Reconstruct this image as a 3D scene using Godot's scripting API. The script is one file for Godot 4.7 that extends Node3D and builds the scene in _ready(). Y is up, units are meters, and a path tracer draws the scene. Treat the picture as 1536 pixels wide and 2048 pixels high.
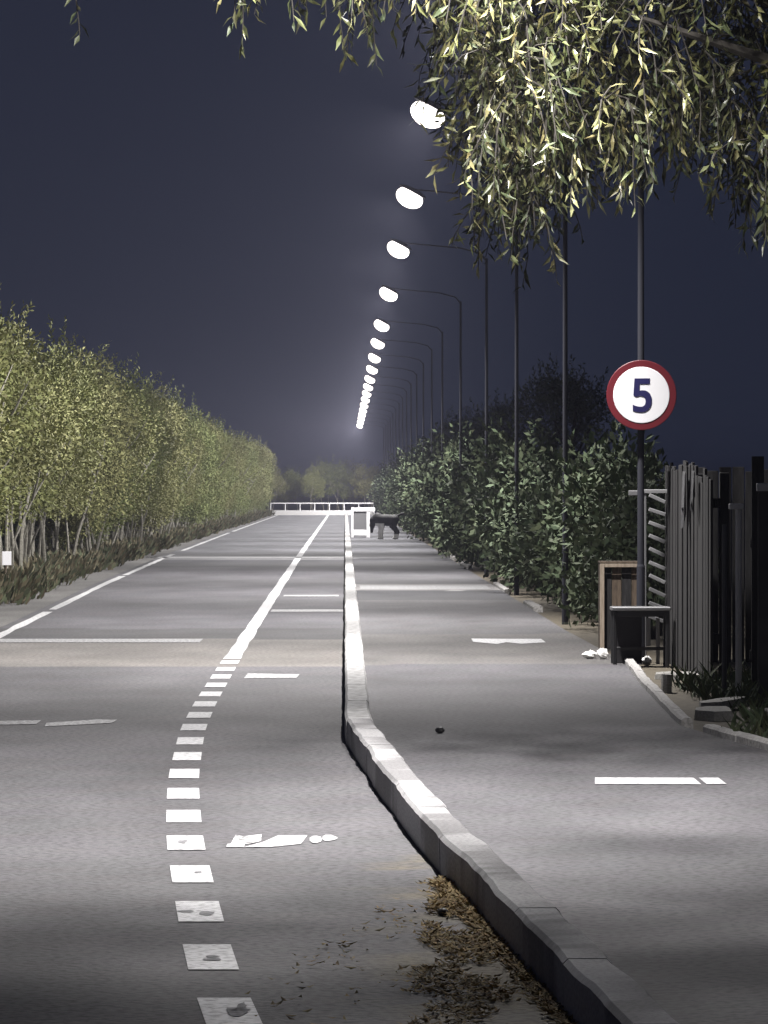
extends Node3D
# Night on a seaside cycle path: x right, y up, the path runs along -z. d below means metres ahead (z = -d).

var rng := RandomNumberGenerator.new()
var M := {}
var taken := {}

# ---------------------------------------------------------------- naming helpers
func numbered(called: String) -> String:
	var n: int = taken.get(called, 0)
	taken[called] = n + 1
	return called if n == 0 else "%s_%03d" % [called, n]

func tag(o: Node, label: String, category: String, group := "", kind := "") -> void:
	if label: o.set_meta("label", label)
	if category: o.set_meta("category", category)
	if group: o.set_meta("group", group)
	if kind: o.set_meta("kind", kind)

func thing(called: String, at: Vector3, label: String, category: String, group := "", kind := "") -> Node3D:
	var o := Node3D.new()
	o.name = numbered(called)
	add_child(o)
	o.position = at
	tag(o, label, category, group, kind)
	return o

func part(called: String, me: Mesh, mat: Material, parent: Node) -> MeshInstance3D:
	var o := MeshInstance3D.new()
	o.name = called if parent != self else numbered(called)
	o.mesh = me
	o.material_override = mat
	parent.add_child(o, true)
	return o

func copy(src: Node3D, at: Vector3, turn := 0.0, size := 1.0, base := "") -> Node3D:
	var c: Node3D = src.duplicate()
	c.name = numbered(base if base else str(src.name).rstrip("0123456789").trim_suffix("_"))
	add_child(c)
	c.position = at
	c.rotation.y = turn
	c.scale = Vector3.ONE * size
	return c

# ---------------------------------------------------------------- shape helpers
func begin() -> SurfaceTool:
	var st := SurfaceTool.new()
	st.begin(Mesh.PRIMITIVE_TRIANGLES)
	st.set_smooth_group(-1)
	return st

func done(st: SurfaceTool) -> ArrayMesh:
	st.generate_normals()
	return st.commit()

func quad(st: SurfaceTool, a: Vector3, b: Vector3, c: Vector3, d: Vector3) -> void:
	st.add_vertex(a); st.add_vertex(b); st.add_vertex(c)
	st.add_vertex(a); st.add_vertex(c); st.add_vertex(d)

func box(st: SurfaceTool, lo: Vector3, hi: Vector3, bevel := 0.006) -> void:
	# a box whose twelve edges are cut by a small chamfer
	var c := (lo + hi) / 2.0
	var h := (hi - lo) / 2.0
	var b: float = min(bevel, 0.4 * min(h.x, min(h.y, h.z)))
	var pts := []
	for s in 8:
		var g := Vector3(1 if s & 1 else -1, 1 if s & 2 else -1, 1 if s & 4 else -1)
		pts.append([c + g * Vector3(h.x, h.y - b, h.z - b), c + g * Vector3(h.x - b, h.y, h.z - b), c + g * Vector3(h.x - b, h.y - b, h.z)])
	var f := func(ids: Array, ax: int) -> void:
		face(st, [pts[ids[0]][ax], pts[ids[1]][ax], pts[ids[2]][ax], pts[ids[3]][ax]], c)
	f.call([1, 3, 7, 5], 0); f.call([0, 4, 6, 2], 0)
	f.call([2, 6, 7, 3], 1); f.call([0, 1, 5, 4], 1)
	f.call([4, 5, 7, 6], 2); f.call([0, 2, 3, 1], 2)
	for ax in 3:
		var bit := 1 << ax
		for s in 8:
			if s & bit: continue
			var t := s | bit
			var u := (ax + 1) % 3
			var v := (ax + 2) % 3
			face(st, [pts[s][u], pts[t][u], pts[t][v], pts[s][v]], c)
	for s in 8:
		face(st, [pts[s][0], pts[s][1], pts[s][2]], c)

func face(st: SurfaceTool, p: Array, centre: Vector3) -> void:
	var a: Vector3 = p[0]
	var b: Vector3 = p[1]
	var c: Vector3 = p[2]
	var n := (b - a).cross(c - a)
	var mid := Vector3.ZERO
	for q in p: mid += q
	mid /= p.size()
	var out := n.dot(mid - centre) < 0.0     # Godot: clockwise is front
	for i in range(1, p.size() - 1):
		st.add_vertex(p[0])
		st.add_vertex(p[i] if out else p[i + 1])
		st.add_vertex(p[i + 1] if out else p[i])

func boxmesh(lo: Vector3, hi: Vector3, bevel := 0.006) -> ArrayMesh:
	var st := begin()
	box(st, lo, hi, bevel)
	return done(st)

func tube(st: SurfaceTool, pts: Array, radii: Array, sides := 8) -> void:
	var rings := []
	for i in pts.size():
		var a: Vector3 = pts[max(i - 1, 0)]
		var b: Vector3 = pts[min(i + 1, pts.size() - 1)]
		var t := (b - a).normalized()
		var side := t.cross(Vector3(0.13, 0.2, 1).normalized()).normalized()
		var up := side.cross(t)
		var ring := []
		for k in sides:
			var w := TAU * k / sides
			ring.append(pts[i] + (side * cos(w) + up * sin(w)) * radii[i])
		rings.append(ring)
	for i in pts.size() - 1:
		for k in sides:
			var l := (k + 1) % sides
			face(st, [rings[i][k], rings[i][l], rings[i + 1][l], rings[i + 1][k]], (pts[i] + pts[i + 1]) / 2.0)
	face(st, rings[0], (pts[0] + pts[1]) / 2.0)
	face(st, rings[-1], (pts[-1] + pts[-2]) / 2.0)

func tubemesh(pts: Array, radii: Array, sides := 8) -> ArrayMesh:
	var st := begin()
	tube(st, pts, radii, sides)
	return done(st)

func lerp_table(t: Array, d: float) -> float:
	if d <= t[0][0]: return t[0][1]
	for i in range(1, t.size()):
		if d <= t[i][0]:
			return lerpf(t[i - 1][1], t[i][1], (d - t[i - 1][0]) / (t[i][0] - t[i - 1][0]))
	return t[-1][1]

# ---------------------------------------------------------------- leaves
func leaf(st: SurfaceTool, p: Vector3, along: Vector3, across: Vector3, l: float, w: float, col: Color) -> void:
	# four triangles: a pointed blade folded along its rib and bent
	var n := along.cross(across).normalized()
	var m := p + along * l * 0.45 + n * l * 0.06
	var tip := p + along * l - n * l * 0.05
	st.set_color(col)
	var a := m + across * w * 0.5 + n * w * 0.12
	var b := m - across * w * 0.5 + n * w * 0.12
	st.add_vertex(p); st.add_vertex(a); st.add_vertex(m)
	st.add_vertex(p); st.add_vertex(m); st.add_vertex(b)
	st.add_vertex(a); st.add_vertex(tip); st.add_vertex(m)
	st.add_vertex(m); st.add_vertex(tip); st.add_vertex(b)

func leaf2(st: SurfaceTool, p: Vector3, along: Vector3, across: Vector3, l: float, w: float, col: Color) -> void:
	st.set_color(col)
	var m := p + along * l * 0.5
	st.add_vertex(p); st.add_vertex(m + across * w * 0.5); st.add_vertex(p + along * l)
	st.add_vertex(p); st.add_vertex(p + along * l); st.add_vertex(m - across * w * 0.5)

func rand_dir() -> Vector3:
	var v := Vector3(rng.randfn(), rng.randfn(), rng.randfn())
	return v.normalized() if v.length() > 0.01 else Vector3.UP

func tint(base: Color, spread: float, warm := 0.0) -> Color:
	var k := 1.0 + rng.randf_range(-spread, spread)
	var y := rng.randf_range(0.0, warm)
	return Color(base.r * (k + y), base.g * k, base.b * (k - 0.5 * y))

# ---------------------------------------------------------------- materials
func noise_tex(freq: float, octaves: int, ramp: Array, seed_: int, size := 512, normal := false, bump := 2.0) -> NoiseTexture2D:
	var n := FastNoiseLite.new()
	n.noise_type = FastNoiseLite.TYPE_SIMPLEX_SMOOTH
	n.frequency = freq
	n.fractal_octaves = octaves
	n.seed = seed_
	var t := NoiseTexture2D.new()
	t.noise = n
	t.seamless = true
	t.width = size
	t.height = size
	if normal:
		t.as_normal_map = true
		t.bump_strength = bump
	elif ramp:
		var g := Gradient.new()
		g.offsets = PackedFloat32Array(ramp.map(func(r): return r[0]))
		g.colors = PackedColorArray(ramp.map(func(r): return Color(r[1][0], r[1][1], r[1][2]).linear_to_srgb()))
		t.color_ramp = g
	return t

func mat(c: Array, rough := 0.8, metal := 0.0) -> StandardMaterial3D:
	var m := StandardMaterial3D.new()
	m.albedo_color = Color(c[0], c[1], c[2]).linear_to_srgb()
	m.roughness = rough
	m.metallic = metal
	return m

func grained(tex: Texture2D, scale_: float, rough := 0.85, world := true, vcol := false) -> StandardMaterial3D:
	var m := StandardMaterial3D.new()
	m.albedo_texture = tex
	m.roughness = rough
	m.uv1_triplanar = true
	m.uv1_world_triplanar = world
	m.uv1_scale = Vector3.ONE * scale_
	m.vertex_color_use_as_albedo = vcol
	return m

func foliage_mat(back: Array, rough := 0.5) -> StandardMaterial3D:
	var m := StandardMaterial3D.new()
	m.vertex_color_use_as_albedo = true
	m.roughness = rough
	m.cull_mode = BaseMaterial3D.CULL_DISABLED
	m.backlight_enabled = true
	m.backlight = Color(back[0], back[1], back[2]).linear_to_srgb()
	return m

func make_materials() -> void:
	M.asphalt = grained(noise_tex(0.045, 5, [[0.0, [0.3, 0.3, 0.31]], [0.36, [0.66, 0.65, 0.66]], [0.52, [0.9, 0.89, 0.9]], [0.66, [1, 1, 1]], [1.0, [1, 1, 1]]], 3, 1024), 0.4, 0.85, true, true)
	M.asphalt.normal_enabled = true
	M.asphalt.normal_texture = noise_tex(0.12, 4, [], 8, 512, true, 3.0)
	M.asphalt.normal_scale = 0.25
	M.paint = grained(noise_tex(0.03, 5, [[0.0, [0.16, 0.16, 0.17]], [0.26, [0.3, 0.3, 0.31]], [0.36, [0.44, 0.44, 0.45]], [0.6, [0.56, 0.56, 0.57]], [1.0, [0.62, 0.62, 0.63]]], 11, 512), 1.3, 0.6)
	M.worn = grained(noise_tex(0.05, 4, [[0.0, [0.1, 0.1, 0.105]], [1.0, [0.3, 0.3, 0.31]]], 14, 256), 2.0, 0.85)
	M.paint_worn = grained(noise_tex(0.014, 4, [[0.0, [0.11, 0.11, 0.11]], [0.3, [0.14, 0.14, 0.14]], [0.39, [0.6, 0.6, 0.61]], [1.0, [0.72, 0.72, 0.73]]], 12, 512), 1.6, 0.6)
	M.paint_thin = grained(noise_tex(0.05, 5, [[0.0, [0.13, 0.13, 0.13]], [0.35, [0.17, 0.17, 0.17]], [0.6, [0.42, 0.42, 0.43]], [1.0, [0.5, 0.5, 0.51]]], 15, 512), 0.9, 0.7)
	M.kerb = grained(noise_tex(0.05, 6, [[0.0, [0.5, 0.5, 0.5]], [0.4, [0.8, 0.8, 0.8]], [0.6, [1, 1, 1]], [1.0, [1, 1, 1]]], 21, 1024), 0.8, 0.85, true, true)
	M.kerb_white = grained(noise_tex(0.03, 6, [[0.0, [0.2, 0.195, 0.19]], [0.4, [0.34, 0.335, 0.33]], [0.6, [0.48, 0.48, 0.48]], [1.0, [0.56, 0.56, 0.56]]], 22, 512), 0.6, 0.8)
	M.edge_kerb = grained(noise_tex(0.05, 5, [[0.0, [0.16, 0.155, 0.15]], [0.5, [0.36, 0.35, 0.34]], [1.0, [0.5, 0.49, 0.48]]], 23, 512), 0.8, 0.85)
	M.slab = grained(noise_tex(0.06, 5, [[0.0, [0.12, 0.115, 0.105]], [0.5, [0.24, 0.235, 0.22]], [1.0, [0.34, 0.33, 0.31]]], 24, 512), 1.2, 0.9)
	M.soil = grained(noise_tex(0.06, 5, [[0.0, [0.035, 0.03, 0.022]], [0.5, [0.085, 0.072, 0.05]], [1.0, [0.13, 0.11, 0.08]]], 31, 512), 0.4, 0.95)
	M.metal = mat([0.05, 0.052, 0.06], 0.5, 0.3)
	M.pole = mat([0.042, 0.043, 0.052], 0.9)
	M.pole.specular_mode = BaseMaterial3D.SPECULAR_DISABLED
	M.grey_metal = mat([0.17, 0.17, 0.175], 0.5, 0.3)
	M.pale_metal = mat([0.22, 0.22, 0.225], 0.6, 0.1)
	M.cap_metal = mat([0.45, 0.45, 0.46], 0.6)
	M.white_paint = mat([0.7, 0.7, 0.71], 0.5)
	M.black = mat([0.018, 0.018, 0.02], 0.6)
	M.lens = mat([0.8, 0.8, 0.8], 0.4)
	M.lens.emission_enabled = true
	M.lens.emission = Color(1.0, 0.965, 0.93)
	M.lens.emission_energy_multiplier = 5.0
	M.wood = grained(noise_tex(0.02, 4, [[0.0, [0.07, 0.05, 0.035]], [0.5, [0.115, 0.085, 0.06]], [1.0, [0.16, 0.12, 0.085]]], 41, 256), 1.0, 0.8)
	M.wood.uv1_scale = Vector3(6, 0.8, 6)
	M.wood_pale = grained(noise_tex(0.02, 4, [[0.0, [0.24, 0.19, 0.14]], [0.5, [0.33, 0.27, 0.21]], [1.0, [0.4, 0.33, 0.26]]], 42, 256), 1.0, 0.75)
	M.wood_pale.uv1_scale = Vector3(6, 0.8, 6)
	for i in 3:
		var b: float = [0.014, 0.016, 0.019][i]
		M["board%d" % i] = grained(noise_tex(0.02, 5, [[0.0, [b * 0.5, b * 0.48, b * 0.5]], [0.55, [b, b * 0.95, b]], [0.8, [b * 1.5, b * 1.45, b * 1.5]], [1.0, [b * 2.2, b * 2.1, b * 2.2]]], 50 + i, 256), 1.0, 0.85)
		M["board%d" % i].uv1_scale = Vector3(5, 0.7, 5)
	M.sheet = grained(noise_tex(0.01, 5, [[0.0, [0.018, 0.017, 0.019]], [0.5, [0.03, 0.028, 0.031]], [1.0, [0.05, 0.047, 0.05]]], 55, 256), 0.7, 0.75)
	M.cloth = grained(noise_tex(0.03, 4, [[0.0, [0.05, 0.05, 0.052]], [0.5, [0.1, 0.1, 0.105]], [1.0, [0.15, 0.15, 0.155]]], 57, 256), 2.0, 0.95)
	M.bark = grained(noise_tex(0.05, 5, [[0.0, [0.1, 0.09, 0.07]], [0.5, [0.2, 0.19, 0.16]], [1.0, [0.3, 0.29, 0.25]]], 61, 256), 1.5, 0.9, false)
	M.dark_bark = grained(noise_tex(0.05, 5, [[0.0, [0.02, 0.018, 0.014]], [0.5, [0.036, 0.032, 0.027]], [1.0, [0.06, 0.054, 0.046]]], 62, 256), 2.0, 0.9, false)
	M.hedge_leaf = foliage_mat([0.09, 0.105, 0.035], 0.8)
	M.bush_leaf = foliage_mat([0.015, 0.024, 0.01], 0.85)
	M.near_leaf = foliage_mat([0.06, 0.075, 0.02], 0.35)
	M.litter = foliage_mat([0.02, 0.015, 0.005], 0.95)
	M.red = mat([0.12, 0.007, 0.014], 0.5)
	M.sign_white = mat([0.82, 0.82, 0.84], 0.45)
	M.navy = mat([0.012, 0.011, 0.075], 0.5)
	M.plastic_white = mat([0.78, 0.78, 0.76], 0.5)

# ---------------------------------------------------------------- layout tables (metres ahead -> metres across)
var KERB := [[6.0, 1.08], [8.0, 0.965], [11.0, 0.80], [12.9, 0.69], [15.3, 0.555], [18.7, 0.36], [22.5, 0.185], [25.5, 0.075], [27.3, 0.01], [28.2, 0.0], [310.0, 0.0]]
var EDGE := [[6.0, 3.4], [25.5, 2.75], [28.0, 2.45], [29.5, 2.3], [32.0, 2.36], [36.0, 2.47], [39.0, 2.58], [41.0, 2.64], [50.0, 2.56], [310.0, 2.5]]
var DASH := [[8.0, 0.06], [13.26, -0.363], [14.68, -0.462], [16.34, -0.556], [18.0, -0.646], [19.6, -0.731], [21.2, -0.798], [22.8, -0.861], [24.4, -0.916], [26.0, -0.956], [27.6, -0.997], [29.2, -1.03], [32.4, -1.06], [40.0, -1.085], [110.0, -1.15], [310.0, -1.2]]
var LEFT := [[40.0, -3.75], [48.0, -3.86], [75.0, -4.2], [110.0, -4.45], [170.0, -4.6], [310.0, -4.75]]
var VERGE := [[30.0, -5.2], [45.0, -4.75], [61.0, -4.92], [95.0, -5.15], [131.0, -5.3], [310.0, -5.4]]

func sheet(d0: float, d1: float, step: float, nx: int, left: Callable, right: Callable, y: float, colour: Callable) -> ArrayMesh:
	var st := begin()
	st.set_normal(Vector3.UP)
	var rows := []
	var d := d0
	while true:
		var row := []
		for i in nx + 1:
			var x: float = lerpf(left.call(d), right.call(d), float(i) / nx)
			row.append(Vector3(x, y, -d))
		rows.append(row)
		if d >= d1: break
		d = min(d + step * clampf(d / 30.0, 0.6, 6.0), d1)
	for r in rows.size() - 1:
		for i in nx:
			for v in [rows[r][i], rows[r + 1][i], rows[r + 1][i + 1], rows[r][i], rows[r + 1][i + 1], rows[r][i + 1]]:
				st.set_color(colour.call(v))
				st.set_normal(Vector3.UP)
				st.add_vertex(v)
	return st.commit()

# ---------------------------------------------------------------- setting
var stain := FastNoiseLite.new()
func build_ground() -> void:
	stain.seed = 5
	stain.frequency = 0.35
	stain.fractal_octaves = 4
	var st := begin()
	quad(st, Vector3(-900, -0.03, 60), Vector3(-900, -0.03, -1500), Vector3(900, -0.03, -1500), Vector3(900, -0.03, 60))
	var g := part("ground", done(st), M.soil, self)
	g.set_meta("kind", "structure")
	# carriageway: grey asphalt; sections resurfaced at different times differ in tone, with ragged joints
	var bands := [[0.0, 39.5, [0.098, 0.096, 0.101]], [39.5, 46.7, [0.17, 0.16, 0.148]], [46.7, 50.5, [0.062, 0.061, 0.064]], [50.5, 92.0, [0.094, 0.092, 0.1]], [92.0, 102.0, [0.052, 0.052, 0.057]], [102.0, 113.0, [0.16, 0.16, 0.165]], [113.0, 400.0, [0.11, 0.112, 0.122]]]
	var paving := func(v: Vector3, table: Array) -> Color:
		var dd := -v.z + stain.get_noise_2d(v.x * 0.8, v.z * 0.3) * 0.5
		var c := Color(0.1, 0.1, 0.1)
		for b in table:
			if dd >= b[0] and dd < b[1]:
				c = Color(b[2][0], b[2][1], b[2][2])
		var k := 1.0 + 0.42 * stain.get_noise_2d(v.x * 1.4, v.z * 0.55) + 0.2 * stain.get_noise_2d(v.x * 4.0 + 50.0, v.z * 2.0)
		c = Color(c.r * k, c.g * k, c.b * k)
		var off := lerp_table(KERB, -v.z) - v.x
		if v.z > -19.0 and off > -0.1:        # brown dust washed against the kerb, ragged at its edge
			var reach := lerp_table([[9.0, 0.62], [13.0, 0.5], [15.0, 0.3], [18.0, 0.1]], -v.z)
			c = c.lerp(Color(0.17, 0.145, 0.09), clampf((reach - off) * 5.0 + 2.2 * stain.get_noise_2d(v.x * 9.0, v.z * 3.5), 0.0, 0.85))
		return c
	var road := thing("road", Vector3.ZERO, "", "", "", "structure")
	var rm := sheet(4.0, 303.0, 0.22, 34, func(_d): return -6.6, func(d): return lerp_table(KERB, d) + 0.06, 0.0, func(v): return paving.call(v, bands))
	part("asphalt", rm, M.asphalt, road)
	var fbands := [[0.0, 29.3, [0.1, 0.098, 0.104]], [29.3, 40.0, [0.088, 0.086, 0.092]], [40.0, 48.5, [0.125, 0.12, 0.115]], [48.5, 64.0, [0.098, 0.096, 0.1]], [64.0, 70.0, [0.046, 0.046, 0.05]], [70.0, 75.0, [0.26, 0.255, 0.25]], [75.0, 92.0, [0.095, 0.094, 0.1]], [92.0, 104.0, [0.05, 0.05, 0.055]], [104.0, 111.0, [0.2, 0.2, 0.205]], [111.0, 400.0, [0.1, 0.102, 0.112]]]
	var foot := thing("footpath", Vector3.ZERO, "", "", "", "structure")
	var fm := sheet(4.0, 303.0, 0.22, 18, func(d): return lerp_table(KERB, d) + 0.09, func(d): return lerp_table(EDGE, d), 0.0, func(v): return paving.call(v, fbands))
	part("paving", fm, M.asphalt, foot)
	# pale concrete margin along the trees
	var margin := thing("path_margin", Vector3.ZERO, "", "", "", "structure")
	part("concrete", sheet(38.0, 303.0, 0.3, 3, func(d): return lerp_table(VERGE, d), func(d): return lerp_table(LEFT, d) - 0.18, 0.004, func(v): return tint_at(v, [0.13, 0.127, 0.122])), M.asphalt, margin)
	build_marks(road, foot)

func tint_at(v: Vector3, c: Array) -> Color:
	var k := 1.0 + 0.5 * stain.get_noise_2d(v.x * 2.5, v.z * 0.8)
	return Color(c[0] * k, c[1] * k, c[2] * k)

func strip_mesh(table: Array, d0: float, d1: float, width: float, y: float, wob := 0.0) -> ArrayMesh:
	var st := begin()
	var n: int = max(1, int((d1 - d0) / 1.5))
	for i in n:
		var a := lerpf(d0, d1, float(i) / n)
		var b := lerpf(d0, d1, float(i + 1) / n)
		var xa := lerp_table(table, a)
		var xb := lerp_table(table, b)
		var wa := width * (1.0 + wob * stain.get_noise_1d(a * 3.0)) / 2.0
		var wb := width * (1.0 + wob * stain.get_noise_1d(b * 3.0)) / 2.0
		quad(st, Vector3(xa - wa, y, -a), Vector3(xb - wb, y, -b), Vector3(xb + wb, y, -b), Vector3(xa + wa, y, -a))
	return done(st)

func flat_poly(pts: Array, y: float) -> ArrayMesh:
	var st := begin()
	var c := Vector2.ZERO
	for p in pts: c += p
	c /= pts.size()
	for i in pts.size():
		var a: Vector2 = pts[i]
		var b: Vector2 = pts[(i + 1) % pts.size()]
		for q in ([c, a, b] if (a - c).cross(b - c) < 0.0 else [c, b, a]):
			st.add_vertex(Vector3(q.x, y, -q.y))
	return done(st)

func blob(cx: float, cd: float, rx: float, rd: float, n := 9, rough := 0.18) -> Array:
	var out := []
	for i in n:
		var w := TAU * i / n
		var k := 1.0 + rng.randf_range(-rough, rough)
		out.append(Vector2(cx + cos(w) * rx * k, cd + sin(w) * rd * k))
	return out

func rect(x0: float, x1: float, d0: float, d1: float) -> Array:
	return [Vector2(x0, d0), Vector2(x1, d0), Vector2(x1, d1), Vector2(x0, d1)]

func build_marks(road: Node3D, foot: Node3D) -> void:
	# dashed lane line that becomes a solid one
	for k in 19:
		var d := 11.55 + 1.605 * k
		var m := strip_mesh(DASH, d - 0.4, d + 0.4, 0.17, 0.004)
		part("painted_dash", m, M.paint, road)
		if k < 6:
			var x := lerp_table(DASH, d)
			for q in 3 - k / 2:
				part("worn_patch", flat_poly(blob(x + rng.randf_range(-0.045, 0.045), d + rng.randf_range(-0.12, 0.2), rng.randf_range(0.012, 0.034), rng.randf_range(0.03, 0.1), 10, 0.35), 0.0065), M.worn, road)
	part("lane_line", strip_mesh(DASH, 41.2, 303.0, 0.15, 0.004, 0.3), M.paint, road)
	for seg in [[44.0, 57.5], [58.6, 82.0], [83.0, 111.0], [118.0, 170.0], [176.0, 303.0]]:
		part("edge_line", strip_mesh(LEFT, seg[0], seg[1], 0.12, 0.004, 0.5), M.paint, road)
	# worn symbols
	var sym := func(p: Array, m: Material, host: Node3D) -> void:
		part("painted_symbol", flat_poly(p, 0.004), m, host)
	sym.call(rect(-0.535, -0.455, 19.32, 19.5), M.paint, road)
	sym.call([Vector2(-0.52, 19.5), Vector2(-0.44, 19.5), Vector2(-0.385, 19.65), Vector2(-0.39, 20.05), Vector2(-0.47, 19.92), Vector2(-0.51, 20.0)], M.paint_worn, road)
	sym.call([Vector2(-0.455, 19.32), Vector2(-0.33, 19.33), Vector2(-0.2, 19.5), Vector2(-0.175, 19.98), Vector2(-0.31, 19.98), Vector2(-0.375, 19.6)], M.paint, road)
	sym.call(blob(-0.135, 19.75, 0.03, 0.22, 9, 0.05), M.paint, road)
	sym.call(blob(-0.072, 19.83, 0.036, 0.19, 9, 0.2), M.paint, road)
	sym.call([Vector2(-0.87, 36.9), Vector2(-0.42, 36.95), Vector2(-0.4, 37.7), Vector2(-0.86, 37.9)], M.paint_thin, road)
	sym.call([Vector2(-2.05, 29.3), Vector2(-1.62, 29.75), Vector2(-1.6, 30.15), Vector2(-1.75, 30.2), Vector2(-2.07, 29.75)], M.paint_thin, road)
	sym.call([Vector2(-2.45, 29.5), Vector2(-2.13, 29.6), Vector2(-2.13, 30.1), Vector2(-2.45, 30.0)], M.paint_thin, road)
	sym.call(rect(-5.2, -1.55, 45.75, 46.85), M.paint_thin, road)
	sym.call(rect(-5.2, -0.02, 104.4, 107.0), M.paint_thin, road)
	sym.call(rect(-1.0, -0.02, 57.5, 58.6), M.paint_thin, road)
	sym.call(rect(-0.95, -0.1, 66.0, 66.9), M.paint_thin, road)
	sym.call([Vector2(1.37, 23.5), Vector2(1.95, 23.46), Vector2(1.95, 24.0), Vector2(1.4, 24.02)], M.paint, foot)
	sym.call(rect(1.98, 2.09, 23.48, 24.0), M.paint, foot)
	sym.call([Vector2(1.37, 45.9), Vector2(1.6, 45.2), Vector2(1.72, 45.75), Vector2(1.72, 46.8), Vector2(1.38, 46.9)], M.paint, foot)
	sym.call([Vector2(1.72, 45.75), Vector2(1.86, 45.3), Vector2(2.14, 45.7), Vector2(2.14, 46.8), Vector2(1.72, 46.8)], M.paint, foot)
	sym.call(rect(0.25, 2.42, 71.0, 73.8), M.paint_thin, foot)

func sweep_kerb(d0: float, d1: float, table: Array, w: float, h: float, step: float, jit: float, y0 := -0.02) -> ArrayMesh:
	# a kerb stone: bevelled section swept along the table, with slightly chipped edges
	var st := begin()
	var n: int = max(2, int((d1 - d0) / step))
	var rings := []
	var dy := rng.randf_range(-0.002, 0.002)
	var dx := rng.randf_range(-0.003, 0.003)
	for i in n + 1:
		var d := lerpf(d0, d1, float(i) / n)
		var x := lerp_table(table, d) + dx
		var a := jit * stain.get_noise_1d(d * 2.2)
		var b := jit * stain.get_noise_1d(d * 2.6 + 300.0)
		var hh := h + dy + jit * 0.12 * stain.get_noise_1d(d * 6.0 + 900.0)
		var bev := 0.016
		rings.append([Vector3(x + a * 0.4, y0, -d), Vector3(x + a, hh - bev, -d), Vector3(x + bev + a, hh, -d), Vector3(x + w - bev + b, hh, -d), Vector3(x + w + b, hh - bev, -d), Vector3(x + w + b * 0.4, y0, -d)])
	for i in n:
		var mid: Vector3 = (rings[i][0] + rings[i + 1][5]) / 2.0 + Vector3(0, h * 0.4, 0)
		for k in 5:
			var p := [rings[i][k], rings[i][k + 1], rings[i + 1][k + 1], rings[i + 1][k]]
			for v in [p[0], p[2], p[1], p[0], p[3], p[2]] if (p[1] - p[0]).cross(p[2] - p[0]).dot(p[0] - mid) > 0.0 else [p[0], p[1], p[2], p[0], p[2], p[3]]:
				# remnants of old white paint, in patches with their own outline
				var worn := smoothstep(-0.05, 0.16, stain.get_noise_3d(v.x * 7.0, v.y * 7.0, v.z * 1.7) + 0.3 * stain.get_noise_3d(v.x * 30.0, v.y * 30.0, v.z * 12.0))
				var c: float = lerpf(0.19, 0.36, worn)
				st.set_color(Color(c, c * 0.985, c))
				st.add_vertex(v)
	st.set_color(Color(0.24, 0.237, 0.24))
	for e in [0, n]:
		face(st, rings[e], (rings[n / 2][0] + rings[n / 2][5]) / 2.0)
	return done(st)

func build_kerbs() -> void:
	var k := thing("concrete_kerb", Vector3.ZERO, "long raised concrete kerb with worn white top dividing road and footpath", "kerb")
	var d := 5.2
	while d < 27.2:
		var e: float = min(d + 1.6, 27.25)
		if 27.25 - e < 0.5: e = 27.25
		part("kerb_stone", sweep_kerb(d, e - 0.008, KERB, 0.155, 0.165, 0.06, 0.017), M.kerb, k)
		d = e
	while d < 296.0:
		var e: float = d + (2.4 if d < 80.0 else 6.0)
		part("kerb_stone", sweep_kerb(d, e - 0.01, KERB, 0.165, 0.165, 0.4, 0.01), M.kerb_white, k)
		d = e
	# low edging on the far side of the footpath, exposed only here and there
	var spots := [[29.4, 41.4, "curved pale concrete edging strip beside rubble and dark bench", 0.085], [26.2, 28.6, "short pale edging strip in front of the weeds", 0.09], [58.3, 61.5, "short pale edging stone under hedge, next before the cross band", 0.13], [68.5, 74.0, "pale edging stone at the end of white cross band", 0.1], [91.0, 97.0, "pale edging stone in hedge shade beyond the white cross band", 0.16], [103.0, 113.0, "longest pale edging stone at hedge foot near the dog", 0.14]]
	for s in spots:
		var t := thing("edging_strip", Vector3.ZERO, s[2], "edging", "edging strips along the footpath")
		var a: float = s[0]
		while a < s[1] - 0.01:
			var b: float = min(a + 1.3, s[1])
			part("edging_stone", sweep_kerb(a, b - 0.01, EDGE, s[3], 0.055, 0.2, 0.012, -0.03), M.edge_kerb, t)
			a = b

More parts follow.
